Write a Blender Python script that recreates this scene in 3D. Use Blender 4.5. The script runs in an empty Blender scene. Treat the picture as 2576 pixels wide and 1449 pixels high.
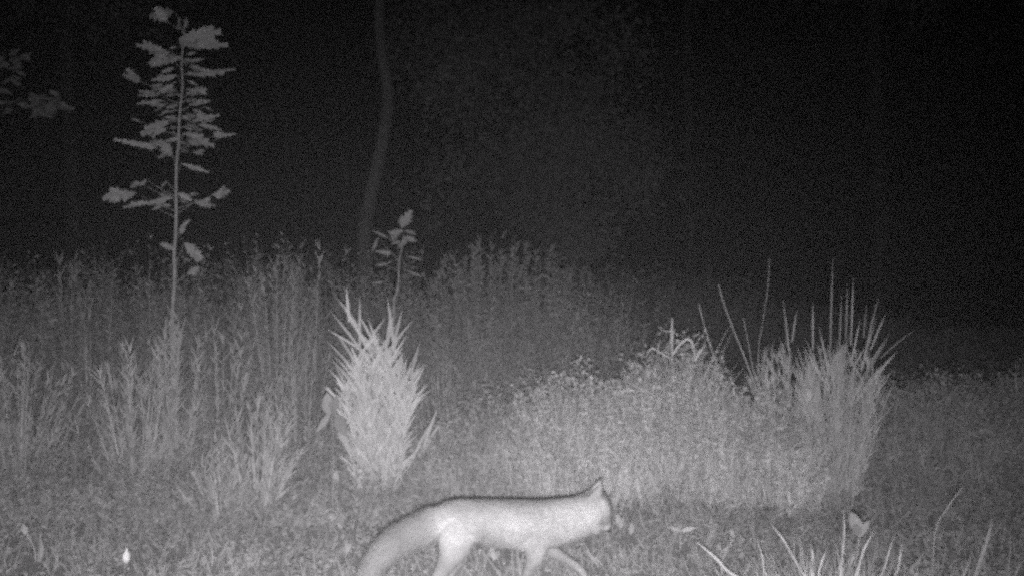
import bpy, bmesh, math
import numpy as np
from mathutils import Vector, Matrix

# ------------------------------------------------------------------ camera, night sky, infrared flash
sc = bpy.context.scene
CAM_H = 1.12
F = 2762.0                       # focal length in pixels of a 2576 px wide picture
HAZE = 1.3e-3
cam_d = bpy.data.cameras.new('trail_camera')
cam_d.sensor_width = 36.0
cam_d.lens = 36.0 * F / 2576.0
cam_d.clip_start = 0.05
cam_d.clip_end = 400.0
cam = bpy.data.objects.new('trail_camera', cam_d)
sc.collection.objects.link(cam)
cam.location = (0, 0, CAM_H)
cam.rotation_euler = (math.radians(90), 0, 0)
sc.camera = cam

w = bpy.data.worlds.new('World'); sc.world = w
w.use_nodes = True
nt = w.node_tree
bg = nt.nodes['Background']
sky = nt.nodes.new('ShaderNodeTexSky')
sky.sky_type = 'NISHITA'; sky.sun_disc = False
sky.sun_elevation = math.radians(2.0); sky.sun_rotation = math.radians(200)
hs = nt.nodes.new('ShaderNodeHueSaturation'); hs.inputs['Saturation'].default_value = 0.0
nt.links.new(sky.outputs['Color'], hs.inputs['Color'])
nt.links.new(hs.outputs['Color'], bg.inputs['Color'])
bg.inputs['Strength'].default_value = 0.012

# the camera's own infrared lamp: a small board of LEDs just under the lens
FLASH_W = 31.0
rl = np.random.default_rng(5)
k = 0
for iz in range(6):
    for ix in range(11):
        ld = bpy.data.lights.new('infrared_led', 'SPOT')
        ld.energy = FLASH_W
        ld.spot_size = math.radians(48); ld.spot_blend = 1.0
        ld.shadow_soft_size = 0.004
        ld.color = (1.0, 0.972, 1.0)
        lo = bpy.data.objects.new('infrared_led', ld)
        sc.collection.objects.link(lo)
        lo.location = ((ix - 5) * 0.007 + 0.008, -0.01, CAM_H - 0.034 - iz * 0.005)
        yaw = math.radians(4.5 + (ix - 5) * 4.6 + rl.uniform(-2, 2))
        pit = math.radians(-10.0 + (iz - 2.5) * 6.0 + rl.uniform(-2, 2))
        lo.rotation_euler = (math.radians(90) + pit, 0, yaw)

sc.view_settings.view_transform = 'Standard'
sc.view_settings.look = 'None'
sc.view_settings.exposure = 0.0
sc.view_settings.gamma = 1.0
cy = sc.cycles
cy.use_denoising = False
cy.use_adaptive_sampling = True
cy.adaptive_threshold = 0.5
cy.adaptive_min_samples = 16
cy.use_light_tree = False
cy.max_bounces = 5
cy.diffuse_bounces = 4
cy.transmission_bounces = 4
cy.glossy_bounces = 1
cy.volume_bounces = 0
cy.transparent_max_bounces = 4
cy.pixel_filter_type = 'BLACKMAN_HARRIS'
cy.filter_width = 3.2

# ------------------------------------------------------------------ helpers
rng = np.random.default_rng(11)
COL = sc.collection

def at(px, py, Y):
    return np.array([(px - 1288.0) / F * Y, Y, CAM_H + (724.5 - py) / F * Y])

def ppm(Y):
    return F / Y

def ground_z(x, y):
    return 0.02 * np.sin(x * 1.3 + 0.5) * np.sin(y * 0.9) * np.clip((y - 4.4) / 2, 0, 1)

def mat(name, a, b=None, rough=0.75, scale=9.0, island=0.0, spec=0.25, detail=4.0, thin=None):
    """grey procedural material: noise between a and b, each leaf or blade its own tone"""
    m = bpy.data.materials.new(name); m.use_nodes = True
    t = m.node_tree; p = t.nodes['Principled BSDF']
    p.inputs['Roughness'].default_value = rough
    p.inputs['Specular IOR Level'].default_value = spec
    b = a if b is None else b
    tc = t.nodes.new('ShaderNodeTexCoord')
    n = t.nodes.new('ShaderNodeTexNoise'); n.inputs['Scale'].default_value = scale
    n.inputs['Detail'].default_value = detail
    t.links.new(tc.outputs['Object'], n.inputs['Vector'])
    r = t.nodes.new('ShaderNodeValToRGB')
    r.color_ramp.elements[0].position = 0.36; r.color_ramp.elements[1].position = 0.66
    r.color_ramp.elements[0].color = (a, a, a, 1); r.color_ramp.elements[1].color = (b, b, b, 1)
    t.links.new(n.outputs['Fac'], r.inputs['Fac'])
    out = r.outputs['Color']
    if island:
        g = t.nodes.new('ShaderNodeNewGeometry')
        mr = t.nodes.new('ShaderNodeMapRange')
        mr.inputs['To Min'].default_value = 1 - island; mr.inputs['To Max'].default_value = 1 + island * 0.8
        t.links.new(g.outputs['Random Per Island'], mr.inputs['Value'])
        mx = t.nodes.new('ShaderNodeVectorMath'); mx.operation = 'SCALE'
        t.links.new(out, mx.inputs[0]); t.links.new(mr.outputs['Result'], mx.inputs['Scale'])
        out = mx.outputs['Vector']
    t.links.new(out, p.inputs['Base Color'])
    if thin is None: thin = 0.35 if island else 0.0
    if thin:                                   # leaves and blades let part of the infrared through
        tr = t.nodes.new('ShaderNodeBsdfTranslucent'); t.links.new(out, tr.inputs['Color'])
        ms = t.nodes.new('ShaderNodeMixShader'); ms.inputs['Fac'].default_value = thin
        t.links.new(p.outputs['BSDF'], ms.inputs[1]); t.links.new(tr.outputs['BSDF'], ms.inputs[2])
        t.links.new(ms.outputs['Shader'], t.nodes['Material Output'].inputs['Surface'])
    return m

M = {}
M['ground']   = mat('dark_soil_and_litter', 0.34, 0.46, 0.95, 14)
M['cover']    = mat('low_leaves', 0.38, 0.5, 0.8, 3, 0.3)
M['thicket']  = mat('weed_leaves', 0.38, 0.54, 0.8, 1.6, 0.45)
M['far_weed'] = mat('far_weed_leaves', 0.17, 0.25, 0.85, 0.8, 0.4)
M['bush']     = mat('bramble_leaves', 0.61, 0.73, 0.7, 3, 0.4)
M['bush_dim'] = mat('dimmed_bramble_leaves', 0.42, 0.54, 0.8, 3, 0.4)  # darker copy of the bramble leaves; weaker flash light put into the tone
M['bright']   = mat('pale_linear_leaves', 0.7, 0.8, 0.6, 5, 0.22)
M['blade']    = mat('grass_blades', 0.74, 0.84, 0.65, 5, 0.3)
M['stalk']    = mat('dry_stalks', 0.6, 0.74, 0.7, 20, 0.25)
M['weed']     = mat('tall_weed_leaves', 0.44, 0.58, 0.75, 3, 0.35)
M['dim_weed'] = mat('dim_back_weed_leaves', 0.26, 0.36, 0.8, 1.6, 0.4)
M['dry']      = mat('bleached_dry_leaves', 0.72, 0.84, 0.6, 10, 0.1)
M['broom']    = mat('fine_broom_leaves', 0.56, 0.7, 0.7, 3, 0.3)
M['sap']      = mat('sapling_leaves', 0.4, 0.5, 0.7, 6, 0.15)
M['sap_stem'] = mat('sapling_bark', 0.26, 0.36, 0.8, 30)
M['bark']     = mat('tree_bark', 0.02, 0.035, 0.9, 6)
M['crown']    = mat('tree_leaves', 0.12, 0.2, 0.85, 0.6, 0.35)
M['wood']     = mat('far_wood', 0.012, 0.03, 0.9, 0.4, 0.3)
M['pale']     = mat('pale_leaf', 0.38, 0.5, 0.6, 10)
M['seed']     = mat('white_seed_head', 0.85, 0.92, 0.6, 40)
M['fur']      = mat('fox_coat', 0.46, 0.62, 0.8, 11, 0.08, 0.15)
M['skin']     = mat('fox_skin', 0.42, 0.56, 0.85, 11, 0.0, 0.1)
for key in ('fur', 'skin'):                # coat tone stored per vertex: grey tail, pale hip and shoulder, darker back
    t = M[key].node_tree; p = t.nodes['Principled BSDF']
    src = p.inputs['Base Color'].links[0].from_socket
    at_ = t.nodes.new('ShaderNodeAttribute'); at_.attribute_name = 'coat'
    mx = t.nodes.new('ShaderNodeVectorMath'); mx.operation = 'SCALE'
    t.links.new(src, mx.inputs[0]); t.links.new(at_.outputs['Fac'], mx.inputs['Scale'])
    t.links.new(mx.outputs['Vector'], p.inputs['Base Color'])
    for n_ in t.nodes:
        if n_.type == 'BSDF_TRANSLUCENT': t.links.new(mx.outputs['Vector'], n_.inputs['Color'])
M['dark']     = mat('dark_nose', 0.03, 0.03, 0.35, 5)
M['eye']      = mat('eye_dark', 0.02, 0.02, 0.1, 5, 0, 0.6)

class MB:
    """collects vertices and faces, then links them as one mesh"""
    def __init__(self): self.v = []; self.f3 = []; self.f4 = []; self.n = 0
    def add(self, v, f3=None, f4=None):
        v = np.asarray(v, float).reshape(-1, 3)
        if f3 is not None and len(f3): self.f3.append(np.asarray(f3, int).reshape(-1, 3) + self.n)
        if f4 is not None and len(f4): self.f4.append(np.asarray(f4, int).reshape(-1, 4) + self.n)
        self.v.append(v); self.n += len(v)
    def build(self, name, m, parent=None, smooth=False, origin=None):
        v = np.concatenate(self.v)
        o0 = np.array(origin if origin is not None else (parent.location if parent else (0, 0, 0)), float)
        v = v - o0
        f3 = np.concatenate(self.f3) if self.f3 else np.zeros((0, 3), int)
        f4 = np.concatenate(self.f4) if self.f4 else np.zeros((0, 4), int)
        me = bpy.data.meshes.new(name)
        me.vertices.add(len(v)); me.vertices.foreach_set('co', v.astype(np.float32).ravel())
        nl = f3.size + f4.size
        me.loops.add(nl)
        me.loops.foreach_set('vertex_index', np.concatenate([f3.ravel(), f4.ravel()]).astype(np.int32))
        npoly = len(f3) + len(f4)
        me.polygons.add(npoly)
        st = np.concatenate([np.arange(len(f3)) * 3, f3.size + np.arange(len(f4)) * 4]).astype(np.int32)
        me.polygons.foreach_set('loop_start', st)
        me.update(calc_edges=True)
        if smooth: me.polygons.foreach_set('use_smooth', np.ones(npoly, bool))
        me.materials.append(m)
        ob = bpy.data.objects.new(name, me); COL.objects.link(ob)
        if parent: ob.parent = parent
        else: ob.location = o0
        return ob

def unit(a):
    return a / np.maximum(np.linalg.norm(a, axis=-1, keepdims=True), 1e-9)

def blades(mb, base, d, L, W, bend=None, seg=3):
    """n tapering ribbons: base (n,3), direction d (n,3), lengths, widths, bend vectors (n,3)"""
    n = len(base); d = unit(np.asarray(d, float))
    L = np.broadcast_to(L, n)[:, None]; W = np.broadcast_to(W, n)[:, None]
    if bend is None: bend = np.zeros((n, 3))
    side = np.cross(d, np.stack([rng.normal(0, .5, n), np.ones(n), rng.normal(0, .3, n)], 1)); side = unit(side)
    ring = []
    for i in range(seg + 1):
        t = i / seg
        c = base + d * L * t + bend * L * t * t
        wd = W * 0.5 * (1 - t ** 1.6) ** 0.8 * (0.75 + 0.5 * min(1, t * 3)) if i < seg else None
        if i < seg: ring += [c - side * wd, c + side * wd]
        else: ring += [c]
    v = np.stack(ring, 1)                       # n, 2*seg+1, 3
    k = 2 * seg + 1; off = (np.arange(n) * k)[:, None]
    f4 = np.concatenate([off + np.array([2*i, 2*i+1, 2*i+3, 2*i+2]) for i in range(seg - 1)]) if seg > 1 else None
    f3 = off + np.array([2*seg-2, 2*seg-1, 2*seg])
    mb.add(v.reshape(-1, 3), f3, f4)

def leaflets(mb, c, d, L, W, up=None):
    """n small folded leaves with base c, direction d"""
    n = len(c); d = unit(np.asarray(d, float))
    L = np.broadcast_to(L, n)[:, None]; W = np.broadcast_to(W, n)[:, None]
    u = rng.normal(0, 1, (n, 3)) + [0, -1.1, .5] if up is None else up
    s = unit(np.cross(d, u)); nn = np.cross(s, d)
    m1 = c + d * L * .45
    v = np.stack([c, m1 - s * W * .5 + nn * W * .18, m1, m1 + s * W * .5 + nn * W * .18, c + d * L - nn * L * .12], 1)
    off = (np.arange(n) * 5)[:, None]
    f3 = np.concatenate([off + np.array(q) for q in ([0, 2, 1], [0, 3, 2], [1, 2, 4], [2, 3, 4])])
    mb.add(v.reshape(-1, 3), f3)

def catmull(P, n=6):
    P = np.asarray(P, float)
    Q = np.vstack([2 * P[0] - P[1], P, 2 * P[-1] - P[-2]])
    out = []
    for i in range(1, len(Q) - 2):
        for j in range(n):
            t = j / n
            out.append(0.5 * ((2 * Q[i]) + (-Q[i-1] + Q[i+1]) * t + (2*Q[i-1] - 5*Q[i] + 4*Q[i+1] - Q[i+2]) * t*t
                              + (-Q[i-1] + 3*Q[i] - 3*Q[i+1] + Q[i+2]) * t**3))
    out.append(P[-1])
    return np.array(out)

def tube(mb, P, ra, rb=None, sides=8, n=4, sideref=(0, 1, 0)):
    """closed tube along P; ra radius in the plane across sideref, rb radius along sideref"""
    rb = ra if rb is None else rb
    A = np.column_stack([P, ra, rb])
    A = catmull(A, n)
    C = A[:, :3]; ra = np.maximum(A[:, 3], 1e-4); rb = np.maximum(A[:, 4], 1e-4)
    T = unit(np.gradient(C, axis=0))
    S = np.asarray(sideref, float) - (T @ np.asarray(sideref, float))[:, None] * T; S = unit(S)
    U = np.cross(T, S)
    a = np.linspace(0, 2*np.pi, sides, endpoint=False)
    v = C[:, None] + U[:, None] * (np.cos(a)[None, :, None] * ra[:, None, None]) + S[:, None] * (np.sin(a)[None, :, None] * rb[:, None, None])
    m = len(C); v = v.reshape(-1, 3)
    f = []
    for i in range(m - 1):
        for j in range(sides):
            j2 = (j + 1) % sides
            f.append([i*sides+j, i*sides+j2, (i+1)*sides+j2, (i+1)*sides+j])
    v = np.vstack([v, C[0] - T[0] * ra[0] * .5, C[-1] + T[-1] * ra[-1] * .5])
    e0 = m * sides; f3 = []
    for j in range(sides):
        j2 = (j + 1) % sides
        f3.append([e0, j2, j]); f3.append([e0 + 1, (m-1)*sides + j, (m-1)*sides + j2])
    mb.add(v, f3, f)

def ribbon(mb, P, wd, n=4):
    """a long flat blade along given points, w = width at each; turned towards +Y or -Y with a crease for depth"""
    A = catmull(np.column_stack([P, wd]), n)
    C = A[:, :3]; W = np.maximum(A[:, 3:4], 2e-4) * .5
    T = unit(np.gradient(C, axis=0))
    S = unit(np.cross(T, np.array([rng.normal(0, .25), 1, rng.normal(0, .25)])))
    N = np.cross(S, T)
    m = len(C)
    v = np.concatenate([C - S * W, C + N * W * .35, C + S * W])
    f = []
    for i in range(m - 1):
        f += [[i, m+i, m+i+1, i+1], [m+i, 2*m+i, 2*m+i+1, m+i+1]]
    mb.add(v, None, f)

def lobed_leaf(mb, a, b, wd, lobes=3):
    """one large lobed leaf from a to b (world points) with width wd, folded and drooping"""
    a = np.asarray(a, float); b = np.asarray(b, float)
    L = np.linalg.norm(b - a); d = (b - a) / L
    s = unit(np.cross(d, np.array([rng.normal(0, .35), 1., rng.normal(0, .35)])))
    nn = np.cross(s, d)
    m = 2 * lobes + 3
    t = np.linspace(0, 1, m)
    prof = np.sin(np.pi * t ** 0.85) ** 0.7
    prof *= np.where(np.arange(m) % 2 == 0, 0.5, 1.15) * rng.uniform(.85, 1.15, m)
    prof[0] = 0.06; prof[-1] = 0.02
    sag = -np.array([0, 0, 1.]) * (t ** 2)[:, None] * L * rng.uniform(0, .12)
    wav = nn * (np.sin(t * 7 + rng.uniform(0, 6)) * .03 * L)[:, None]
    C = a + d * (t * L)[:, None] + sag + wav
    hw = (prof * wd * .5)[:, None]
    fw = d * (0.10 * L) * np.where(np.arange(m) % 2 == 1, 1, 0)[:, None]
    v = np.concatenate([C - s * hw + nn * hw * .35 + fw, C, C + s * hw + nn * hw * .35 + fw])
    f = []
    for i in range(m - 1):
        f += [[i, m+i, m+i+1, i+1], [m+i, 2*m+i, 2*m+i+1, m+i+1]]
    mb.add(v, None, f)

def plain_leaf(mb, a, b, wd):
    a = np.asarray(a, float); b = np.asarray(b, float); L = np.linalg.norm(b - a); d = (b - a) / L
    s = unit(np.cross(d, np.array([rng.normal(0, .3), 1., rng.normal(0, .3)]))); nn = np.cross(s, d)
    t = np.linspace(0, 1, 7); hw = (np.sin(np.pi * t ** .8) ** .8 * wd * .5 + .0006)[:, None]
    C = a + d * (t * L)[:, None] + nn * (.10 * L * np.sin(t * 2.2))[:, None]
    v = np.concatenate([C - s * hw + nn * hw * .4, C, C + s * hw + nn * hw * .4])
    f = []
    for i in range(6): f += [[i, 7+i, 8+i, i+1], [7+i, 14+i, 15+i, 8+i]]
    mb.add(v, None, f)

def empty(name, loc, label, cat, group=None):
    o = bpy.data.objects.new(name, None); COL.objects.link(o)
    o.location = tuple(float(q) for q in loc); o.empty_display_size = .1
    return tag(o, label, cat, group)

def tag(o, label=None, cat=None, group=None, kind=None):
    if label: o['label'] = label
    if cat: o['category'] = cat
    if group: o['group'] = group
    if kind: o['kind'] = kind
    return o

def wedge(n, y0, y1, margin=1.25, xlo=-1.0, xhi=1.0):
    y = np.sqrt(rng.uniform(y0**2, y1**2, n))
    x = rng.uniform(xlo, xhi, n) * 0.466 * y * margin
    return x, y

CLEAR = [(318, 4.35, 26), (92, 4.5, 24), (60, 4.5, 14), (1712, 4.7, 26), (1812, 4.3, 24), (2162, 3.95, 34), (872, 4.6, 14), (1560, 4.9, 16), (1588, 4.9, 12),
         (1100, 5.5, 16), (848, 5.5, 14), (1242, 4.5, 18)]
def thin_out(x, y):
    px = 1288 + x / y * F
    ok = np.ones(len(x), bool)
    for p0, Y0, hw in CLEAR: ok &= ~((np.abs(px - p0) < hw) & (y < Y0 + .03) & (y > Y0 - .32))
    return x[ok], y[ok]

def stems_with_leaves(mb, x, y, h, per, leaf_L, leaf_W, lean=.12, up=.6, curl=.1, stem_w=.004, lo=.1):
    """weeds: a thin stem each, leaves up the stem, all in one mesh"""
    n = len(x); z = ground_z(x, y)
    base = np.stack([x, y, z], 1)
    d = unit(np.stack([rng.normal(0, lean, n), rng.normal(0, lean, n), np.ones(n)], 1))
    bend = np.stack([rng.normal(0, curl, n), rng.normal(0, curl, n), -np.abs(rng.normal(0, curl*.5, n))], 1)
    blades(mb, base, d, h, stem_w, bend, 3)
    t = rng.uniform(lo, 1.0, (n, per))
    c = base[:, None] + d[:, None] * (h[:, None] * t)[..., None] + bend[:, None] * (h[:, None] * t * t)[..., None]
    ang = rng.uniform(0, 2*np.pi, (n, per))
    ld = np.stack([np.cos(ang), np.sin(ang), np.full_like(ang, up) + rng.normal(0, .4, ang.shape)], -1)
    sz = (1 - .45 * t)
    N = n * per
    leaflets(mb, c.reshape(N, 3), ld.reshape(N, 3), (leaf_L * sz * rng.uniform(.6, 1.3, sz.shape)).reshape(N),
             (leaf_W * sz * rng.uniform(.7, 1.2, sz.shape)).reshape(N))

# ------------------------------------------------------------------ ground
gn = 90
gx = np.linspace(-60, 60, gn * 2); gy = np.concatenate([np.linspace(-20, 2, 12)[:-1], np.linspace(2, 12, 60)[:-1], np.linspace(12, 120, 40)])
GX, GY = np.meshgrid(gx, gy)
GZ = ground_z(GX, GY) + np.clip((GY - 25) * 1.1, 0, 18) + rng.normal(0, .004, GX.shape)  # ridge behind the wood is added to block bright sky gaps
v = np.stack([GX, GY, GZ], -1).reshape(-1, 3)
nx = len(gx); I, J = np.meshgrid(np.arange(nx - 1), np.arange(len(gy) - 1))
q = (J * nx + I).ravel()
mb = MB(); mb.add(v, None, np.stack([q, q + 1, q + nx + 1, q + nx], 1))
tag(mb.build('ground', M['ground'], smooth=True), kind='structure')

# ------------------------------------------------------------------ low cover and thickets (nobody could count these)
mb = MB()
x, y = thin_out(*wedge(9500, 3.3, 6.4))
patch = lambda x, y: .5 + .5 * np.sin(x * 5.1 + 2 * np.sin(y * 3.3)) * np.sin(y * 6.3 + 1.7 * np.sin(x * 2.9))
keep = rng.uniform(0, 1, len(x)) < .35 + .65 * patch(x, y); x, y = x[keep], y[keep]
d = np.stack([rng.normal(0, .45, len(x)), rng.normal(0, .35, len(x)), np.ones(len(x))], 1)
blades(mb, np.stack([x, y, ground_z(x, y)], 1), d, rng.uniform(.04, .11, len(x)) * (.7 + .8 * patch(x, y)), rng.uniform(.003, .008, len(x)),
       rng.normal(0, .25, (len(x), 3)), 3)
tag(mb.build('grass', M['cover']), 'short soft grass and moss over the ground below the animal', 'grass', kind='stuff')

mb = MB()
x, y = thin_out(*wedge(5200, 3.4, 6.6))
h = rng.uniform(.05, .13, len(x)) * (.6 + .7 * patch(x * .7 + 3, y)) + .05 * np.clip(y - 4.8, 0, 2)
stems_with_leaves(mb, x, y, h, 7, .035, .016, lean=.4, up=.3, stem_w=.003)
tag(mb.build('ground_cover', M['cover']), 'low leafy ground cover between grass blades', 'ground cover', kind='stuff')

def top_left(px):
    return np.interp(px, [0, 120, 350, 500, 700, 780, 850, 950, 1050, 1200, 1400, 1500], [690, 665, 645, 630, 620, 640, 665, 660, 650, 645, 660, 700])

# mid thicket, left part and centre: grows taller with distance
mb = MB()
x, y = wedge(2600, 5.0, 7.6, 1.25, -1.0, .12)
px = 1288 + x / y * F
h = np.clip(.12 + .40 * (y - 5.1), .10, 1.15) * rng.uniform(.6, 1.1, len(x))
h *= np.where(np.abs(px - 760) < 90, .8, 1.0)
stems_with_leaves(mb, x, y, h, 24, .055, .013, up=.9, stem_w=.005)
tag(mb.build('weed_thicket', M['thicket']), 'dense knee to waist high weeds filling the left of the clearing', 'weeds', kind='stuff')

mb = MB()
x, y = wedge(3300, 7.4, 9.6, 1.25, -1.0, .36)
px = 1288 + x / y * F
keep = rng.uniform(1340, 1680, len(px)) > px; x, y, px = x[keep], y[keep], px[keep]
zt = CAM_H + (724.5 - top_left(px)) / F * 8.2
h = zt * np.clip(rng.normal(.80, .17, len(x)) + .10 * np.sin(px / 23.) * np.sin(px / 61.), .4, 1.1)
stems_with_leaves(mb, x, y, h, 30, .07, .018, up=.8, stem_w=.006, lo=.3)
tag(mb.build('weed_thicket', M['thicket']), 'tall weeds standing in a hedge like bank behind the left clearing', 'weeds', kind='stuff')

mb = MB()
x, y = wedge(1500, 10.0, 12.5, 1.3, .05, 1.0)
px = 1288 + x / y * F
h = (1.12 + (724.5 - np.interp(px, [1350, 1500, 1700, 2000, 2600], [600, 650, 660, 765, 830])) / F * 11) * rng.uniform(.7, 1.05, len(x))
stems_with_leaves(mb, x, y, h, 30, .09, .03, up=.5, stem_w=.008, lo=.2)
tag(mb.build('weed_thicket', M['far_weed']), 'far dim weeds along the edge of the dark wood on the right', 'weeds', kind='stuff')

mb = MB()
x, y = wedge(1500, 5.6, 8.0, 1.25, .05, 1.0)
h = np.clip(.18 + .16 * (y - 5.4), .1, .6) * rng.uniform(.6, 1.1, len(x))
stems_with_leaves(mb, x, y, h, 24, .045, .018, up=.5, stem_w=.004)
tag(mb.build('weed_thicket', M['thicket']), 'low weeds under and behind the bramble bushes', 'weeds', kind='stuff')

# ------------------------------------------------------------------ bramble bushes
def bush(px, Y, rx, h, n, m, label, group, ry=.55, leaf=.028, arch=14):
    c = at(px, 724.5, Y); c[2] = 0
    root = empty('bramble_bush', c, label, 'bush', group)
    a = rng.uniform(0, 2*np.pi, n); r = np.sqrt(rng.uniform(0, 1, n))
    cx = r * np.cos(a); cyy = r * np.sin(a)
    dome = np.clip(1 - .55 * np.abs(r) ** 2.2, 0, 1)
    lump = 1 + .13 * np.sin(cx * 6 + px) * np.cos(cyy * 5 + px) + .13 * np.sin(cx * 17 + cyy * 11 + px) + rng.normal(0, .07, n)
    t = rng.beta(1.7, .9, n)
    P = np.stack([c[0] + cx * rx, c[1] + cyy * ry, h * dome * lump * t], 1)
    d = np.stack([cx + rng.normal(0, .7, n), cyy + rng.normal(0, .7, n), rng.normal(.35, .5, n)], 1)
    lv = MB(); leaflets(lv, P, d, leaf * rng.uniform(.5, 1.5, n), leaf * .45 * rng.uniform(.6, 1.3, n))
    k_ = n // 4; i_ = rng.integers(0, n, k_)             # wispy grass growing up through the bush
    bz = P[i_].copy(); hh_ = bz[:, 2].copy(); bz[:, 2] = hh_ * .5
    blades(lv, bz, np.stack([rng.normal(0, .3, k_), rng.normal(0, .3, k_), np.ones(k_)], 1), hh_ * .5 + rng.uniform(.0, .09, k_), .0045, rng.normal(0, .07, (k_, 3)) - [0, 0, .05], 4)
    k2 = 90; a2 = rng.uniform(0, 2*np.pi, k2); r2 = np.sqrt(rng.uniform(0, .95, k2))   # longer sprays of fine grass over the top
    hb = h * np.clip(1 - .55 * r2 ** 2.2, 0, 1)
    sb = np.stack([c[0] + r2 * np.cos(a2) * rx, c[1] + r2 * np.sin(a2) * ry, hb * .75], 1)
    ln = rng.uniform(.10, .26, k2)
    blades(lv, sb, np.stack([rng.normal(0, .35, k2), rng.normal(0, .35, k2), np.ones(k2)], 1), ln, .006,
           np.stack([rng.normal(0, .5, k2), rng.normal(0, .3, k2), -rng.uniform(.1, .6, k2)], 1), 5)
    st = MB()
    for i in range(arch):
        aa = rng.uniform(0, 2*np.pi); rr = rng.uniform(.3, 1.0)
        e = np.array([np.cos(aa) * rx * rr, np.sin(aa) * ry * rr, 0])
        hh = h * math.sqrt(max(0, 1 - .7 * rr * rr)) * rng.uniform(.9, 1.12)
        b0 = c + e * .15
        P = [b0, c + e * .5 + [0, 0, hh * .7], c + e * .85 + [0, 0, hh], c + e * 1.1 + [0, 0, hh * .88]]
        tube(st, P, np.array([.005, .004, .003, .0015]), sides=5, n=4)
        C = catmull(P, 10)[12:]
        nn = len(C)
        leaflets(lv, C[::3] + rng.normal(0, .01, (len(C[::3]), 3)), rng.normal(0, 1, (len(C[::3]), 3)) + [0, 0, .3], leaf * .8, leaf * .4)
    st.build('stem', M['stalk'], root)
    lv.build('foliage', m, root)
    return root

BG = 'bramble bushes behind the animal'
bush(1230, 5.75, .42, .50, 10400, M['bush_dim'], 'small leafy bramble just right of the tall spiky clump', BG)
bush(1440, 5.75, .46, .62, 13600, M['bush'], 'leafy bramble bush directly above the back of the fox', BG)
bush(1700, 5.85, .48, .74, 16800, M['bush'], 'brightest and tallest bramble bush with a bent dry stalk on top', BG)
bush(1900, 5.70, .34, .54, 8320, M['bush'], 'bramble bush at the left foot of the broom like clumps', BG)
bush(2330, 6.3, .55, .58, 10400, M['bush_dim'], 'dimmed bramble bush to the right of the broom like clumps', BG)
bush(2560, 6.5, .50, .60, 8000, M['bush_dim'], 'dimmed bramble bush cut by the right edge of the picture', BG)

# ------------------------------------------------------------------ clumps of upright stems with narrow leaves
def clump(name, px, Y, label, cat, m, n_stem, hmin, hmax, spread, r0, per, LL, LW, ang=.75, group=None, lo=.12, extra=(), power=1.0, depth_pull=0.0, smat=None):
    c = at(px, 724.5, Y); c[2] = 0
    root = empty(name, c, label, cat, group)
    sm = MB(); lm = MB()
    u = (np.arange(n_stem) + rng.uniform(0, 1, n_stem)) / n_stem * 2 - 1; vv = rng.uniform(-1, 1, n_stem)
    L = hmin + (hmax - hmin) * (1 - np.abs(u) ** 1.5 * power) * rng.uniform(.82, 1.0, n_stem)
    base = np.stack([c[0] + u * r0, c[1] + vv * r0, np.zeros(n_stem)], 1)
    tip = np.stack([c[0] + u * spread, c[1] + vv * spread * .8, L], 1)
    d = tip - base; LL0 = np.linalg.norm(d, axis=1)
    bend = np.stack([u * .06, vv * .06, -.02 * np.ones(n_stem)], 1)
    blades(sm, base, d, LL0, .007, bend, 4)
    dn = unit(d)
    t = rng.uniform(lo, 1.0, (n_stem, per))
    C = base[:, None] + dn[:, None] * (LL0[:, None] * t)[..., None] + bend[:, None] * (LL0[:, None] * t * t)[..., None]
    a = rng.uniform(0, 2*np.pi, t.shape)
    s = ang * rng.uniform(.35, 1.1, t.shape)
    ld = dn[:, None] + np.stack([np.cos(a) * s, np.sin(a) * s * .8, np.zeros_like(s)], -1)
    N = n_stem * per
    sz = rng.uniform(.6, 1.15, N)
    blades(lm, C.reshape(N, 3), ld.reshape(N, 3), LL * sz, LW * rng.uniform(.7, 1.15, N),
           np.stack([rng.normal(0, .08, N), rng.normal(0, .08, N), rng.normal(-.03, .06, N)], 1), 3)
    for (x0, y0, x1, y1, wd) in extra:           # leaves the photo shows standing out
        a0 = at(x0, y0, Y - .05 + rng.uniform(-.1, .1)); b0 = at(x1, y1, Y + rng.uniform(-.12, .02))
        mid = (a0 + b0) / 2 + [0, 0, .006]
        ribbon(lm, [b0, mid, a0], np.array([wd * .8, wd, .0008]))
    sm.build('stem', smat or M['stalk'], root); lm.build('leaves', m, root)
    return root

spikes = [(843,745,881,794),(871,722,876,780),(832,783,890,858),(876,805,940,880),(824,829,897,875),(821,856,872,912),(835,903,885,965),
          (900,788,935,853),(974,745,987,840),(1012,777,998,835),(1039,805,992,865),(969,799,935,850),(1072,914,1035,985),(1086,979,1035,1020),
          (1102,1023,1078,1090),(1056,860,1040,920),(1000,812,965,870),(955,835,915,885),(845,960,890,1010),(1035,925,1010,975),(860,765,900,835),
          (990,790,975,860),(1095,1045,1050,1130),(1060,1120,1000,1190),(850,1140,900,1190),(1110,1060,1080,1110),(985,770,975,850),(925,800,950,870),(905,745,905,830),(1065,985,1030,1050),(858,1010,885,1060),(840,830,880,890),(1025,840,990,900),(850,1060,890,1110)]
clump('spiky_weed_clump', 950, 5.62, 'tallest and brightest clump of weeds with narrow leaves pointing up and out', 'weed clump',
      M['bright'], 34, .45, .86, .17, .08, 36, .125, .0095, .8, extra=[(a, b, a + (c_ - a) * 1.5, b + (d_ - b) * 1.5, .015) for a, b, c_, d_ in spikes], power=.62)

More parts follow.
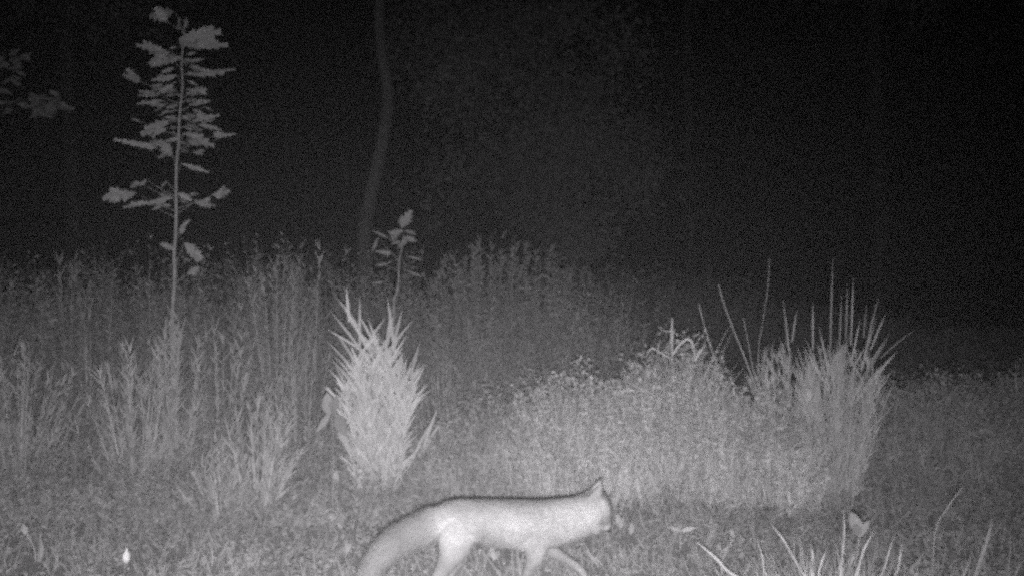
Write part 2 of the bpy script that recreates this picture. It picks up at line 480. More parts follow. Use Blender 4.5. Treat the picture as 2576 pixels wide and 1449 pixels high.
rsp = [(1970,755,1985,880),(2005,780,1992,860),(2095,650,2088,900),(2147,700,2140,870),(2132,715,2128,850),(2180,765,2172,850),(2212,740,2175,890),
       (2228,790,2190,880),(2238,840,2180,930),(2045,760,2045,880),(2117,740,2112,870),(1918,880,1960,960),(2020,870,2065,950)]
clump('broom_weed_clump', 2112, 5.6, 'broad fan shaped clump of fine upright stems on the right', 'weed clump', M['broom'], 38, .44, .84, .19, .07, 50,
      .11, .006, .5, 'fan shaped weed clumps', lo=.1, extra=[s + (.009,) for s in rsp] + [(2258,882,2185,968,.014), (2250,930,2190,985,.010), (2300,830,2215,900,.006), (2235,850,2170,960,.010), (2060,820,2085,940,.009), (2165,800,2140,920,.008), (2025,850,2070,960,.009), (2205,800,2165,930,.008)], power=.6)
clump('broom_weed_clump', 1975, 5.8, 'narrower dimmer fan of stems just left of the broad fan shaped clump', 'weed clump', M['broom'], 24, .42, .84, .16, .07, 36,
      .10, .0055, .6, 'fan shaped weed clumps', lo=.15, power=.5)

HB = 'ragged high weeds at the back of the clearing'
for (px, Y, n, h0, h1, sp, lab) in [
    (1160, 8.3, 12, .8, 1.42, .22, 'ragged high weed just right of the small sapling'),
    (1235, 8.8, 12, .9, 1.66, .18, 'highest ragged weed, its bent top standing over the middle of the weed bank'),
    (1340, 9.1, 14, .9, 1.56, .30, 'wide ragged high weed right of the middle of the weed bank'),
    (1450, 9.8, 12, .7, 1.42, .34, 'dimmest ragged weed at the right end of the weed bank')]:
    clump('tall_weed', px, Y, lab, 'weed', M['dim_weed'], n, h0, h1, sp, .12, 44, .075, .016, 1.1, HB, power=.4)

WG = 'tall loose weeds in the left of the clearing'
for (px, Y, n, h0, h1, sp, per, LL, lab, mm) in [
    (435, 5.9, 16, .66, 1.00, .13, 34, .12, 'upright weed at the foot of the tall sapling stem', 'weed'),
    (345, 5.7, 22, .40, .90, .22, 38, .10, 'open branching weed left of the sapling foot with bare twigs', 'weed'),
    (650, 5.4, 22, .32, .60, .22, 30, .10, 'weed with splayed leaves halfway between sapling and spiky clump', 'weed'),
    (695, 5.8, 8, .50, .70, .06, 26, .09, 'thin upright weed behind the splayed weed', 'weed'),
    (50, 5.9, 34, .50, .84, .28, 44, .07, 'rounded weed cut by the left edge of the picture', 'weed'),
    (230, 6.9, 10, .70, .98, .16, 26, .08, 'slender weed between left edge and open branching weed', 'thicket'),
    (165, 7.6, 7, 1.05, 1.40, .16, 26, .10, 'dim tall weed whose twigs stand against the dark on the far left', 'weed'),
    (560, 6.4, 14, .70, .98, .15, 30, .09, 'loose weed right of the tall sapling', 'weed'),
    (778, 7.4, 4, 1.25, 1.56, .06, 26, .09, 'highest thin weed stem left of the far tree trunk', 'weed'),
    (700, 7.0, 26, .95, 1.36, .24, 46, .07, 'wide pale weed standing against the dark between sapling and trunk', 'thicket'),
    (760, 6.3, 10, .70, .95, .14, 26, .08, 'dim weed behind the left side of the spiky clump', 'thicket'),
    (1290, 5.45, 14, .26, .46, .17, 26, .08, 'short weed between the spiky clump and the brambles', 'weed'),
    (1120, 6.6, 12, .55, .85, .18, 30, .08, 'dim weed behind the right side of the spiky clump', 'thicket'),
    (2010, 5.5, 12, .28, .50, .16, 30, .08, 'short weed at the feet of the two fan shaped clumps', 'weed'),
    (560, 5.2, 14, .20, .40, .20, 24, .07, 'short sprawling weed in front of the splayed weed', 'weed')]:
    clump('tall_weed', px, Y, lab, 'weed', M[mm], n, h0, h1, sp, .07, int(per * .8), LL, .0075, .8, WG)

# ------------------------------------------------------------------ single grass stalks
SG = 'single bare grass stalks on the right'
for pts, wd, lab, Y in [
    ([(1807,715),(1830,790),(1870,890),(1905,985),(1925,1060),(1945,1262)], .008, 'long bare stalk leaning left beyond the other stalks', 5.7),
    ([(1758,765),(1775,830),(1800,910),(1822,985),(1850,1245)], .009, 'bare stalk above the right end of the brightest bramble', 5.8),
    ([(1935,650),(1932,720),(1917,820),(1908,890),(1915,1010),(1935,1235)], .005, 'very thin tall stalk with a kink, left of the narrow fan', 5.95),
    ([(1870,800),(1882,860),(1895,930),(1912,1000),(1935,1240)], .006, 'short thin stalk beside the long leaning stalk', 5.9)]:
    P = [at(a, b, Y) for a, b in pts]; P[-1][2] = -.01
    m_ = MB(); tube(m_, P, np.linspace(wd * .38, wd * .6, len(P)), sides=5, n=3)
    tag(m_.build('grass_stalk', M['stalk'], origin=P[-1]), lab, 'grass stalk', SG)

# dry bent stalk on the bramble
c = at(1700, 724.5, 5.75); c[2] = 0
root = empty('dry_weed', c, 'pale dry stalk with bent drooping leaves sticking out of the brightest bramble', 'dry weed')
m_ = MB(); Y = 5.45
tube(m_, [at(1691, 800, Y), at(1690, 860, Y), at(1692, 915, 5.6), at(1697, 1000, 5.85), at(1700, 1220, 5.95)], np.array([.005, .009, .007, .006, .006]), sides=6)
m_.build('stem', M['dry'], root)
m_ = MB()
for pts, wd in [([(1692,892),(1710,866),(1728,853),(1742,864),(1748,905)], .012), ([(1748,908),(1760,885),(1775,868)], .014),
                ([(1692,905),(1660,885),(1638,876),(1624,900)], .008), ([(1690,832),(1675,833),(1662,830)], .006), ([(1585,965),(1640,990),(1685,1020)], .006)]:
    P = [at(a, b, Y - .04) for a, b in pts]
    ribbon(m_, P, np.concatenate([np.full(len(P) - 1, wd), [.001]]))
m_.build('leaves', M['dry'], root)

# ------------------------------------------------------------------ saplings
def sapling(Y, stem_pts, r_stem, leaves, fill, label, group, seed_w=1.0):
    P = [at(a, b, Y) for a, b in stem_pts]
    base = P[0].copy(); base[2] = 0
    P = [base] + P
    root = empty('sapling', base, label, 'sapling', group)
    m_ = MB(); rr = np.linspace(r_stem, r_stem * .25, len(P)); tube(m_, P, rr, sides=7, n=4)
    m_.build('trunk', M['sap_stem'], root)
    tw = MB(); lv = MB()
    S = np.array([[a, b] for a, b in stem_pts], float)
    for (x0, y0, x1, y1, wd) in leaves:
        # leaf nearer end joins the stem by a twig
        sx = np.interp(-(min(y0, y1) + 18), -S[:, 1], S[:, 0])
        if abs(x1 - sx) < abs(x0 - sx): x0, y0, x1, y1 = x1, y1, x0, y0
        dz = rng.uniform(-.12, .12)
        a = at(x0, y0, Y + dz * .5); b = at(x1, y1, Y + dz)
        wm = wd / ppm(Y)
        lobed_leaf(lv, a, b, wm * rng.uniform(.75, 1.0), 4)
        if abs(x0 - x1) > 40:
            for q in range(3):
                f0 = rng.uniform(0, .45); f1 = f0 + rng.uniform(.3, .5)
                lobed_leaf(lv, a + (b - a) * f0 + rng.normal(0, .01, 3), a + (b - a) * f1 + [0, rng.uniform(-.04, .04), rng.uniform(-.6, .6) * wm], wm * rng.uniform(.4, .7), 2)
        sy = max(y0, y1) + 10 + abs(x0 - sx) * .25
        sx = np.interp(-sy, -S[:, 1], S[:, 0])
        if abs(x0 - sx) > 6:
            s0 = at(sx, sy, Y)
            tube(tw, [s0, (s0 + a) / 2 + [0, 0, -.008], a], np.array([.003, .002, .0015]) * (1 if r_stem > .008 else .7), sides=4, n=3)
    for (x0, y0, x1, y1, n, size) in fill:
        for i in range(n):
            cx, cy_ = rng.uniform(x0, x1), rng.uniform(y0, y1)
            sx = np.interp(-cy_, -S[:, 1], S[:, 0])
            d = np.sign(cx - sx) or 1
            s = size * rng.uniform(.6, 1.2)
            dz = rng.uniform(-.1, .1)
            lobed_leaf(lv, at(cx, cy_, Y + dz), at(cx + d * s, cy_ + rng.uniform(-.35, .45) * s, Y + dz * 1.6), s * .38 / ppm(Y) * rng.uniform(.6, 1.2))
    if tw.n: tw.build('branches', M['sap_stem'], root)
    lv.build('crown', M['sap'], root)
    return root

big = [(375,38,436,30,42),(390,18,420,55,36),(447,77,449,45,10),(468,71,468,42,12),(450,101,557,70,34),(455,113,573,108,26),(452,108,540,88,46),
       (343,110,423,133,22),(373,160,425,130,24),(380,160,459,144,24),(462,150,482,152,14),(461,190,593,176,17),(310,185,355,206,26),(382,202,447,190,16),
       (398,234,437,215,24),(477,232,520,224,26),(500,228,520,240,12),(345,238,402,238,11),(343,261,412,254,14),(483,262,528,253,15),(513,270,537,276,8),
       (480,306,552,287,16),(498,315,558,324,12),(355,338,425,304,32),(532,345,593,336,13),(461,336,538,366,30),(287,351,396,374,18),(400,351,432,394,38),
       (455,412,525,430,12),(328,470,350,458,20),(352,466,368,452,12),(257,497,342,486,38),(310,519,372,510,18),(360,512,437,496,20),(405,470,420,455,9),
       (448,487,482,504,22),(489,505,541,517,24),(535,492,579,477,28),(450,582,478,549,13),(452,590,462,570,20),(403,610,440,630,20),(463,612,508,650,40),
       (470,690,500,670,26),(455,150,470,165,12),(330,298,352,306,10)]
sapling(6.1, [(433,835),(439,700),(438,640),(443,560),(443,430),(449,360),(451,300),(459,220),(457,160),(462,95),(466,50)], .013, big,
        [(405,205,500,385,64,27),(425,110,490,210,16,26),(400,480,480,520,12,22)],
        'tall slender sapling with tiers of lobed leaves standing alone on the left', 'young saplings')
small = [(1008,573,1034,530,30),(1002,560,1030,545,26),(981,586,1015,583,26),(1012,600,1048,604,18),(938,581,978,600,8),(945,630,985,638,14),
         (952,598,938,632,11),(1025,646,1062,652,9),(1020,680,1060,694,10),(946,667,975,664,10),(938,711,965,709,9),(1000,625,1025,600,18)]
sapling(6.9, [(990,789),(998,739),(1003,702),(1003,665),(1010,628),(1016,590)], .012, small, [(995,575,1030,625,9,24)],
        'small sapling with one pale top leaf rising behind the spiky clump', 'young saplings')

# leaves of a tree standing off the left edge
root = empty('young_tree', (at(-260, 724.5, 8.0)[0], 8.0, 0), 'dim tree outside the left edge with two leafy branch ends reaching in at upper left', 'tree')
t_ = MB(); c = np.array([at(-260, 724.5, 8.0)[0], 8.0, 0])
tube(t_, [c, c + [.05, 0, 1.5], c + [0, .05, 3], c + [.1, 0, 4.6]], np.array([.06, .05, .04, .02]), sides=8)
t_.build('trunk', M['bark'], root)
b_ = MB(); l_ = MB()
for (pts, blobs) in [([(-262,330),(-120,240),(-20,190),(60,150)], [(10,180,60,40),(45,150,55,30),(-60,200,70,40)]),
                     ([(-262,420),(-120,330),(20,268),(90,250),(160,272)], [(60,258,60,18),(100,255,60,26),(98,280,22,22),(140,262,60,16),(-60,290,80,30)])]:
    P = [at(a, b, 8.0) for a, b in pts]
    tube(b_, P, np.linspace(.018, .003, len(P)), sides=5)
    for (bx, by, sx, sy) in blobs:
        for i in range(12):
            cx, cy_ = bx + rng.normal(0, sx * .35), by + rng.normal(0, sy * .45)
            dz = rng.uniform(-.15, .15)
            lobed_leaf(l_, at(cx, cy_, 8.0 + dz), at(cx + rng.choice([-1, 1]) * rng.uniform(18, 36), cy_ + rng.uniform(-2, 16), 8.0 + dz * 1.5), rng.uniform(.025, .05))
b_.build('branch', M['bark'], root)
l_.build('crown', mat('dim_tree_leaves', .20, .28, .8, 5, .2), root)

# ------------------------------------------------------------------ woodland trees
def crown_leaves(mb, c, rx, ry, rz, n, L, clumps=26):
    cc = rng.normal(0, 1, (clumps, 3)); cc = unit(cc) * rng.uniform(.2, 1, (clumps, 1)) ** .5
    i = rng.integers(0, clumps, n)
    P = cc[i] + rng.normal(0, .17, (n, 3))
    P = c + P * [rx, ry, rz]
    leaflets(mb, P, rng.normal(0, 1, (n, 3)) + [0, 0, -.2], L * rng.uniform(.6, 1.3, n), L * .55 * rng.uniform(.7, 1.2, n))

def tree(Y, pts, r, crowns, n, L, label, group, mb_mat='crown', bark='bark'):
    P = [at(a, b, Y) for a, b in pts]
    base = P[0].copy(); base[2] = -.02
    P = [base] + P
    root = empty('forest_tree', (base[0], base[1], 0), label, 'tree', group)
    t = MB(); tube(t, P, np.concatenate([[r * 1.25], np.linspace(r, r * .6, len(P) - 1)]), sides=10, n=5)
    for cr in crowns:
        c = np.array(cr[:3]); k = P[-1] * .4 + P[-2] * .6
        tube(t, [k, (k + c) / 2 + rng.normal(0, .1, 3), c], np.array([r * .45, r * .3, r * .12]), sides=6, n=3)
    t.build('trunk', M[bark], root, smooth=True)
    lv = MB()
    for cr in crowns:
        crown_leaves(lv, np.array(cr[:3]), *cr[3:6], n, L)
    lv.build('crown', M[mb_mat], root)

TG = 'trees at the edge of the dark wood'
X = lambda px, Y: (px - 1288) / F * Y
M['pale_bark'] = mat('pale_tree_bark', .08, .12, .9, 7)
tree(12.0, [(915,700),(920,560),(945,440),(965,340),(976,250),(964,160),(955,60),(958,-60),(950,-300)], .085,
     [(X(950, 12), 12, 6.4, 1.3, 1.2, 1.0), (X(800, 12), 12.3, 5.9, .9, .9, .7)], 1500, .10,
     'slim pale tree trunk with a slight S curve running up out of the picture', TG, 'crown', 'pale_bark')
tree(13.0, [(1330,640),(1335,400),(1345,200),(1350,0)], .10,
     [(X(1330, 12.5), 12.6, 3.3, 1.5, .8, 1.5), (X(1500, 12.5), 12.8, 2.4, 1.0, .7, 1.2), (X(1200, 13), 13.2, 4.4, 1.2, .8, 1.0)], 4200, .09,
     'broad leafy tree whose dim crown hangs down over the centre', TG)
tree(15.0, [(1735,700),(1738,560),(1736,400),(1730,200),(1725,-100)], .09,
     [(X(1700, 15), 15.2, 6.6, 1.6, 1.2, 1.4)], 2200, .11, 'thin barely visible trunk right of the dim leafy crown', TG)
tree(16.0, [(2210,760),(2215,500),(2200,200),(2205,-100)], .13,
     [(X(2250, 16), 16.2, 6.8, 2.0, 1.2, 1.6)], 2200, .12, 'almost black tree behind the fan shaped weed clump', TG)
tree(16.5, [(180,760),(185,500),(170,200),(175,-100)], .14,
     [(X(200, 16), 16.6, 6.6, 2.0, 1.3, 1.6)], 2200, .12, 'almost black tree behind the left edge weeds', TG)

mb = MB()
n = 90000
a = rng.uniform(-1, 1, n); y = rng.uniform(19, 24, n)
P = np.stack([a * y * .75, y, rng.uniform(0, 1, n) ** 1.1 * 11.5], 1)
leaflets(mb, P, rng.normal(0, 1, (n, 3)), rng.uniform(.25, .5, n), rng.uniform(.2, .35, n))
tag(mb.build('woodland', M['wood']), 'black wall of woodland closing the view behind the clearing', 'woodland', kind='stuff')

# ------------------------------------------------------------------ foreground, lower right
Y = 3.75
c = at(2100, 724.5, Y); c[2] = 0
root = empty('grass_tuft', c, 'tuft of long coarse grass blades rising from the lower right edge', 'grass tuft')
m_ = MB()
for pts, wd in [([(1752,1362),(1800,1402),(1851,1449)], .011), ([(1940,1319),(1971,1358),(2002,1412),(2025,1449)], .008), ([(1902,1350),(1918,1400),(1932,1449)], .006),
                ([(1938,1390),(1950,1420),(1959,1449)], .006), ([(2040,1365),(2045,1400),(2044,1449)], .011), ([(2088,1358),(2072,1400),(2060,1449)], .007),
                ([(2122,1280),(2124,1340),(2120,1390),(2114,1449)], .008), ([(2199,1334),(2172,1385),(2153,1449)], .010), ([(2262,1312),(2238,1381),(2214,1449)], .009),
                ([(2275,1335),(2265,1389),(2249,1449)], .007), ([(2168,1362),(2145,1405),(2129,1449)], .010), ([(1990,1395),(2005,1449)], .005)]:
    ex = pts[-1][0] * .45 + 2100 * .55
    P = [at(a, b, Y - .1 + rng.uniform(-.06, .1)) for a, b in pts]
    e = at(ex, 1500, Y); e2 = at(ex * .5 + 1050, 1549, Y); e2[2] = 0
    P = P + [e, e2]
    W = np.concatenate([[.001], np.full(len(P) - 1, wd * .95)]); W[1] *= .8
    ribbon(m_, P, W)
m_.build('blades', M['blade'], root)
m_ = MB()
x = c[0] + rng.normal(0, .16, 260); y = c[1] + rng.normal(0, .10, 260)
blades(m_, np.stack([x, y, np.zeros(260)], 1), np.stack([(x - c[0]) * 2.2 + rng.normal(0, .2, 260), rng.normal(0, .2, 260), np.ones(260)], 1),
       rng.uniform(.10, .24, 260), .006, rng.normal(0, .15, (260, 3)), 4)
m_.build('foliage', M['weed'], root)

c = at(2480, 724.5, 3.9); c[2] = 0
root = empty('grass_tuft', c, 'smaller grass tuft with one broad blade in the lower right corner', 'grass tuft')
m_ = MB()
for pts, wd in [([(2498,1302),(2481,1365),(2454,1449),(2440,1517)], .012), ([(2543,1335),(2540,1400),(2520,1517)], .006), ([(2425,1220),(2400,1252),(2378,1285),(2352,1340),(2345,1517)], .004),
                ([(2325,1385),(2310,1412),(2296,1440),(2390,1517)], .014), ([(2578,1405),(2560,1430),(2530,1517)], .008), ([(2420,1400),(2425,1450),(2450,1517)], .006)]:
    P = [at(a, b, 3.9) for a, b in pts]; P[-1][2] = 0
    ribbon(m_, P, np.concatenate([[.001], np.full(len(P) - 1, wd)]))
m_.build('blades', M['weed'], root)

def little_plant(name, px, Y, label, cat, stems, leaves, m='pale', group=None, wst=.003):
    c = at(px, 724.5, Y); c[2] = 0
    root = empty(name, c, label, cat, group)
    s = MB(); l = MB()
    for pts in stems:
        P = [at(a, b, Y) for a, b in pts]
        P = P + [np.array([P[-1][0] * .7 + c[0] * .3, Y, 0.0])]
        tube(s, P, np.linspace(wst * .5, wst, len(P)), sides=5, n=3)
    s.build('stem', M['stalk'], root)
    for (x0, y0, x1, y1, wd) in leaves:
        plain_leaf(l, at(x0, y0, Y), at(x1, y1, Y - .02), wd / ppm(Y) * 1.15)
    if l.n: l.build('leaves', M[m], root)
    return root

little_plant('seedling', 2160, 3.95, 'two leaved plant standing among the coarse grass blades at lower right', 'seedling',
             [[(2162,1345),(2158,1390),(2140,1449)]], [(2160,1345,2141,1290,26), (2164,1350,2189,1309,16), (2160,1350,2150,1318,20)], 'bush_dim')
little_plant('seedling', 1712, 4.7, 'flat star shaped seedling right of the head of the fox', 'seedling',
             [[(1712,1334),(1712,1360)]], [(1712,1334,1682,1324,9), (1712,1336,1750,1326,10), (1712,1334,1716,1316,9), (1710,1334,1702,1340,8)])
little_plant('seedling', 1812, 4.3, 'tiny round headed seedling left of the coarse grass', 'seedling',
             [[(1812,1372),(1815,1420)], [(1850,1345),(1820,1400)]], [(1812,1382,1814,1362,13), (1846,1350,1838,1330,9), (1820,1385,1835,1375,5)])
little_plant('broad_leaf_weed', 832, 5.3, 'broad leaved weed leaning against the left side of the spiky clump', 'weed',
             [[(835,1045),(838,1130)]], [(828,1045,822,988,28), (830,1038,794,1088,14), (846,1040,872,1098,26), (836,1030,846,1000,20), (850,1075,880,1130,14), (824,1010,842,1050,20)], 'weed')
little_plant('seedling', 92, 4.5, 'pale upright leaf in the lower left corner', 'seedling',
             [[(92,1420),(92,1440)], [(58,1322),(72,1350),(88,1385)]], [(92,1420,94,1350,20), (64,1345,56,1318,12), (150,1345,142,1328,8)])
little_plant('seedling', 1100, 5.5, 'small pale leaf at the right foot of the spiky clump', 'seedling',
             [[(1100,1215),(1100,1240)]], [(1098,1220,1104,1180,16)])
little_plant('seedling', 848, 5.5, 'small pale leaf at the left foot of the spiky clump', 'seedling',
             [[(848,1210),(848,1240)]], [(848,1215,846,1182,13)])
little_plant('seedling', 872, 4.6, 'thin pale sprig standing left above the tail of the fox', 'seedling',
             [[(870,1362),(871,1400)]], [(871,1395,868,1362,7), (872,1392,884,1368,6)])
little_plant('seedling', 1242, 4.5, 'small pale leaf seen under the belly of the fox', 'seedling',
             [[(1240,1395),(1242,1420)]], [(1240,1405,1234,1375,11), (1243,1408,1256,1385,10)])
little_plant('seedling', 1560, 4.9, 'small upright leaf just in front of the nose of the fox', 'seedling',
             [[(1560,1320),(1560,1350)]], [(1560,1325,1553,1292,12), (1585,1345,1590,1312,11), (1562,1330,1570,1300,9)])

# seed head, lower left
Y = 4.35
c = at(318, 724.5, Y); c[2] = 0
root = empty('seed_head', c, 'single bright white oval seed head on a short stalk at lower left', 'seed head')
m_ = MB()
P = [at(318, 1381, Y), at(318, 1388, Y), at(317, 1398, Y), at(317, 1408, Y), at(317, 1416, Y)]
tube(m_, P, np.array([.003, .010, .0155, .014, .004]), sides=14, n=4)
tip = at(318, 1383, Y); leaflets(m_, np.array([tip] * 4), np.stack([rng.normal(0, .3, 4), rng.normal(0, .3, 4), np.ones(4)], 1), .012, .003)
m_.build('pod', M['seed'], root, smooth=True)
m_ = MB()
tube(m_, [at(315, 1416, Y), at(312, 1449, Y), c], np.array([.002, .002, .003]), sides=5)
tube(m_, [at(320, 1416, Y), at(326, 1449, Y), c + [.01, 0, 0]], np.array([.002, .002, .003]), sides=5)
m_.build('stalk', M['stalk'], root)

# ------------------------------------------------------------------ the fox
FY = 3.9
def fp(px, py, dy=0.0): return at(px, py, FY + dy) if False else at(px, py, FY) + np.array([0, dy, 0])
K = FY / F                       # metres per picture pixel at the fox
shapes = []                      # (points, radius in picture plane, radius in depth)
def part(nodes):
    P = np.array([fp(a, b, dy) for a, b, r, rd, dy in nodes]); ra = np.array([q[2] for q in nodes]); rb = np.array([q[3] for q in nodes])
    shapes.append((P, ra, rb))
# torso and neck: px, py, half height (m), half width (m), depth offset
part([(1104,1312,.042,.040,0),(1130,1310,.064,.060,0),(1170,1311,.076,.070,0),(1210,1311,.074,.070,0),(1260,1317,.082,.076,0),
      (1310,1320,.085,.080,0),(1350,1321,.086,.078,0),(1395,1316,.083,.070,.01),(1435,1309,.077,.064,.02),(1470,1299,.070,.060,.030),(1495,1288,.058,.056,.045)])
# head, muzzle pointing down and forward, turned a little away
part([(1480,1268,.036,.040,.05),(1498,1276,.052,.058,.055),(1510,1292,.048,.054,.062),(1517,1308,.040,.040,.070),(1524,1323,.028,.027,.080),(1530,1336,.021,.019,.085),(1534,1344,.012,.011,.09)])
part([(1455,1308,.050,.044,.02),(1480,1314,.042,.040,.02),(1496,1323,.024,.026,.02),(1501,1330,.008,.010,.02)])
# ears
for dy0, dx, s in ((.02, 0, 1), (.098, 2, .95)):
    part([(1494+dx,1262,.024,.014,dy0),(1501+dx,1247,.021,.010,dy0-.002),(1508+dx,1232,.013,.007,dy0-.004),(1514+dx,1219,.003,.003,dy0-.004)])
# tail
part([(1120,1310,.054,.045,0),(1095,1317,.055,.048,0),(1050,1335,.054,.050,-.01),(1000,1360,.051,.050,-.02),(957,1398,.042,.043,-.03),(924,1449,.033,.034,-.04),(905,1486,.018,.02,-.045),(896,1508,.004,.004,-.05)])
# near hind leg
part([(1152,1325,.060,.040,-.030),(1148,1352,.056,.036,-.045),(1140,1378,.043,.030,-.05),(1128,1404,.029,.024,-.05),(1108,1436,.021,.018,-.05),(1088,1464,.015,.014,-.05),
      (1086,1485,.012,.012,-.05),(1092,1503,.012,.013,-.05),(1106,1509,.013,.016,-.05),(1116,1511,.008,.012,-.05)])
# far hind leg
part([(1150,1330,.050,.036,.030),(1152,1362,.046,.032,.045),(1158,1390,.030,.024,.05),(1150,1420,.020,.018,.05),(1132,1450,.014,.014,.05),
      (1130,1480,.012,.012,.05),(1138,1500,.012,.013,.05),(1152,1508,.012,.015,.05),(1162,1511,.008,.012,.05)])
# near foreleg
part([(1350,1335,.050,.036,-.030),(1348,1365,.040,.030,-.045),(1345,1390,.028,.024,-.05),(1334,1414,.018,.016,-.05),(1322,1442,.013,.013,-.05),(1312,1470,.012,.012,-.05),
      (1308,1494,.011,.012,-.05),(1316,1506,.013,.016,-.05),(1328,1511,.008,.012,-.05)])
# far foreleg, reaching forward
part([(1360,1340,.045,.034,.030),(1370,1372,.032,.026,.045),(1388,1392,.021,.018,.05),(1415,1408,.015,.014,.05),(1440,1424,.013,.013,.05),(1465,1444,.012,.012,.05),
      (1480,1475,.011,.011,.05),(1490,1498,.012,.012,.05),(1504,1507,.013,.015,.05),(1515,1511,.008,.011,.05)])

mb = MB(); nodes = []; tang = []
for P, ra, rb in shapes:
    if len(nodes) >= 6: ra = ra * 1.14; rb = rb * 1.08
    tube(mb, P, ra, rb, sides=20, n=6)
    C = catmull(P, 6); nodes.append(C); tang.append(unit(np.gradient(C, axis=0)))
tmp = mb.build('fox_tmp', M['skin'], origin=(0, 0, 0))
md = tmp.modifiers.new('r', 'REMESH'); md.mode = 'VOXEL'; md.voxel_size = .0055; md.use_smooth_shade = True
md2 = tmp.modifiers.new('s', 'SMOOTH'); md2.iterations = 5; md2.factor = .6
dg = bpy.context.evaluated_depsgraph_get(); dg.update()
me = bpy.data.meshes.new_from_object(tmp.evaluated_get(dg))
bpy.data.objects.remove(tmp)
me.name = 'body'
if not me.materials: me.materials.append(M['skin'])
fbase = fp(1250, 1517)
fbase[2] = 0
fox = empty('fox', fbase, 'pale furred fox walking right with lowered head and thick bushy tail', 'fox')
me.transform(Matrix.Translation(Vector(-fbase)))
body = bpy.data.objects.new('body', me); COL.objects.link(body); body.parent = fox
for p in me.polygons: p.use_smooth = True

# fur: short hairs lying along the body
nv = len(me.vertices); co = np.empty(nv * 3, np.float32); me.vertices.foreach_get('co', co); co = co.reshape(-1, 3) + fbase
me.calc_loop_triangles(); nt_ = len(me.loop_triangles); tri = np.empty(nt_ * 3, np.int32); me.loop_triangles.foreach_get('vertices', tri); tri = tri.reshape(-1, 3)
A, B, Cc = co[tri[:, 0]], co[tri[:, 1]], co[tri[:, 2]]
cr = np.cross(B - A, Cc - A); ar = np.linalg.norm(cr, axis=1)
NF = 70000
ti = rng.choice(nt_, NF, p=ar / ar.sum())
u1, u2 = rng.random(NF), rng.random(NF); fl = u1 + u2 > 1; u1[fl] = 1 - u1[fl]; u2[fl] = 1 - u2[fl]
Pf = A[ti] + (B[ti] - A[ti]) * u1[:, None] + (Cc[ti] - A[ti]) * u2[:, None]
Nf = unit(cr[ti])
NC = np.concatenate(nodes); TC = np.concatenate(tang)
grp = np.concatenate([np.full(len(n_), i) for i, n_ in enumerate(nodes)])
RC = np.concatenate([catmull(np.column_stack([s[1], s[1], s[1]]), 6)[:, 0] for s in shapes])
Tf = np.empty_like(Pf); Gf = np.empty(NF, int)
for i in range(0, NF, 5000):
    D = np.linalg.norm(Pf[i:i+5000, None] - NC[None], axis=2) / np.maximum(RC, .01)[None]
    k = D.argmin(1); Tf[i:i+5000] = TC[k]; Gf[i:i+5000] = grp[k]
Tf[Gf == 0] *= -1                                     # on the trunk the hair runs towards the tail
Tf[Gf == 1] *= -1
Lf = np.array([.020, .014, .016, .008, .008, .034, .012, .012, .012, .012])[Gf] * rng.uniform(.6, 1.2, NF)
df = Tf * 1.0 + Nf * np.array([.28, .3, .4, .3, .3, .42, .25, .25, .25, .25])[Gf][:, None] + rng.normal(0, .14, (NF, 3))
mb = MB(); d = unit(df); s = unit(np.cross(d, Nf + rng.normal(0, .3, (NF, 3))))
W = .0011
base = Pf - Nf * .001
v = np.stack([base - s * W, base + s * W, base + d * Lf[:, None] + Tf * Lf[:, None] * .15], 1)
mb.add(v.reshape(-1, 3), np.arange(NF * 3).reshape(-1, 3))
fur = mb.build('fur', M['fur'], fox)
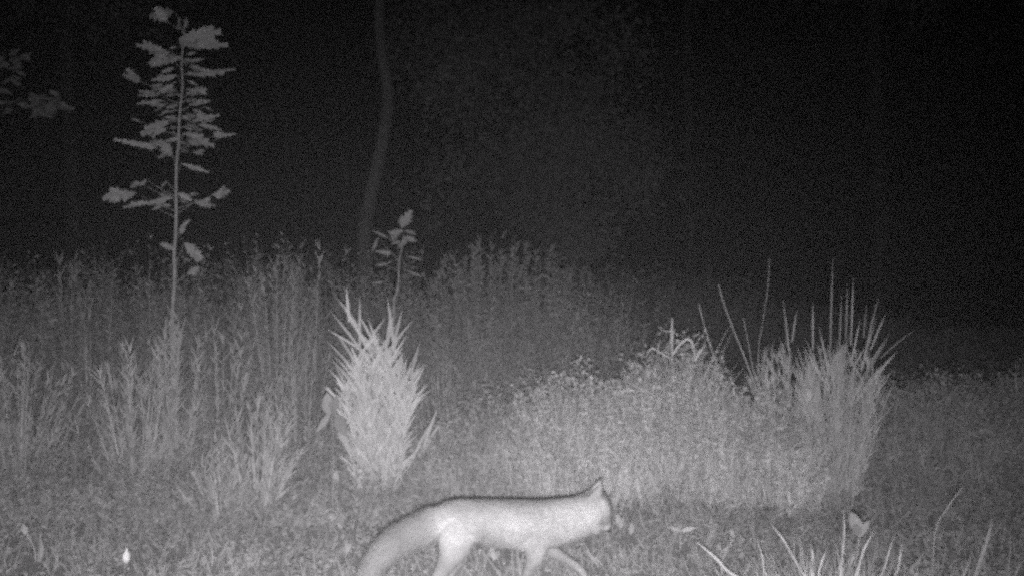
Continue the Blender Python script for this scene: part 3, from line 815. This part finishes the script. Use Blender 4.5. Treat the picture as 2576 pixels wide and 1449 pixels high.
def coat(Q, G):
    qx = 1288 + Q[:, 0] / K; qy = 724.5 + (CAM_H - Q[:, 2]) / K
    g = lambda cx, cy_, sx, sy: np.exp(-((qx - cx) / sx) ** 2 - ((qy - cy_) / sy) ** 2)
    v = np.full(len(Q), .92) + .20 * g(1125, 1315, 28, 32) + .14 * g(1480, 1300, 50, 34) + .08 * g(1340, 1315, 70, 30)
    v -= .20 * g(1180, 1272, 60, 14) + .14 * g(1330, 1262, 120, 10) + .12 * g(1215, 1335, 22, 18) + .10 * g(1165, 1300, 14, 22)
    v = np.where(G == 5, .66 + .22 * np.clip((qx - 1062) / 40, 0, 1) + .06 * np.clip((qy - 1370) / 60, 0, 1), v)
    v = np.where(G >= 6, .92 - .26 * np.clip((qy - 1350) / 60, 0, 1), v); v = np.where((G == 3) | (G == 4), .78, v); v = np.where(G == 1, .90, v)
    v[(G == 1) & (qx > 1512)] = .74; v[(G == 1) & (qy > 1330)] = .95
    return np.clip(v, .2, 1.2)
def nearest(Q):
    out = np.empty(len(Q), int)
    for i in range(0, len(Q), 5000):
        out[i:i+5000] = grp[(np.linalg.norm(Q[i:i+5000, None] - NC[None], axis=2) / np.maximum(RC, .01)[None]).argmin(1)]
    return out
at1 = me.attributes.new('coat', 'FLOAT', 'POINT'); at1.data.foreach_set('value', coat(co, nearest(co)).astype(np.float32))
at2 = fur.data.attributes.new('coat', 'FLOAT', 'POINT'); at2.data.foreach_set('value', np.repeat(coat(Pf, Gf), 3).astype(np.float32))

def ball(name, c, r, m, parent):
    b = bmesh.new(); bmesh.ops.create_uvsphere(b, u_segments=14, v_segments=9, radius=r)
    e = bpy.data.meshes.new(name); b.to_mesh(e); b.free(); e.materials.append(m)
    for p in e.polygons: p.use_smooth = True
    o = bpy.data.objects.new(name, e); COL.objects.link(o); o.parent = parent; o.location = Vector(c) - parent.location
ball('nose', fp(1537, 1347, .095), .010, M['dark'], fox)
ball('eye', fp(1519, 1297, .025), .006, M['eye'], fox)
ball('eye', fp(1521, 1297, .100), .006, M['eye'], fox)

# ------------------------------------------------------------------ thin haze volume added to lift the blacks
hz = bpy.data.materials.new('veil_haze'); hz.use_nodes = True
t = hz.node_tree; t.nodes.remove(t.nodes['Principled BSDF'])
pv = t.nodes.new('ShaderNodeVolumePrincipled')
pv.inputs['Color'].default_value = (.95, .95, .95, 1)
pv.inputs['Density'].default_value = HAZE
t.links.new(pv.outputs['Volume'], t.nodes['Material Output'].inputs['Volume'])
b = bmesh.new(); bmesh.ops.create_cube(b, size=1.0)
e = bpy.data.meshes.new('haze'); b.to_mesh(e); b.free(); e.materials.append(hz)
o = bpy.data.objects.new('haze', e); COL.objects.link(o)
o.scale = (124, 144, 22); o.location = (0, 50.5, 22 / 2 - 1.2)
tag(o, 'thin even haze added to lift the dark tones, lit by the infrared flash', 'veil', kind='stuff')
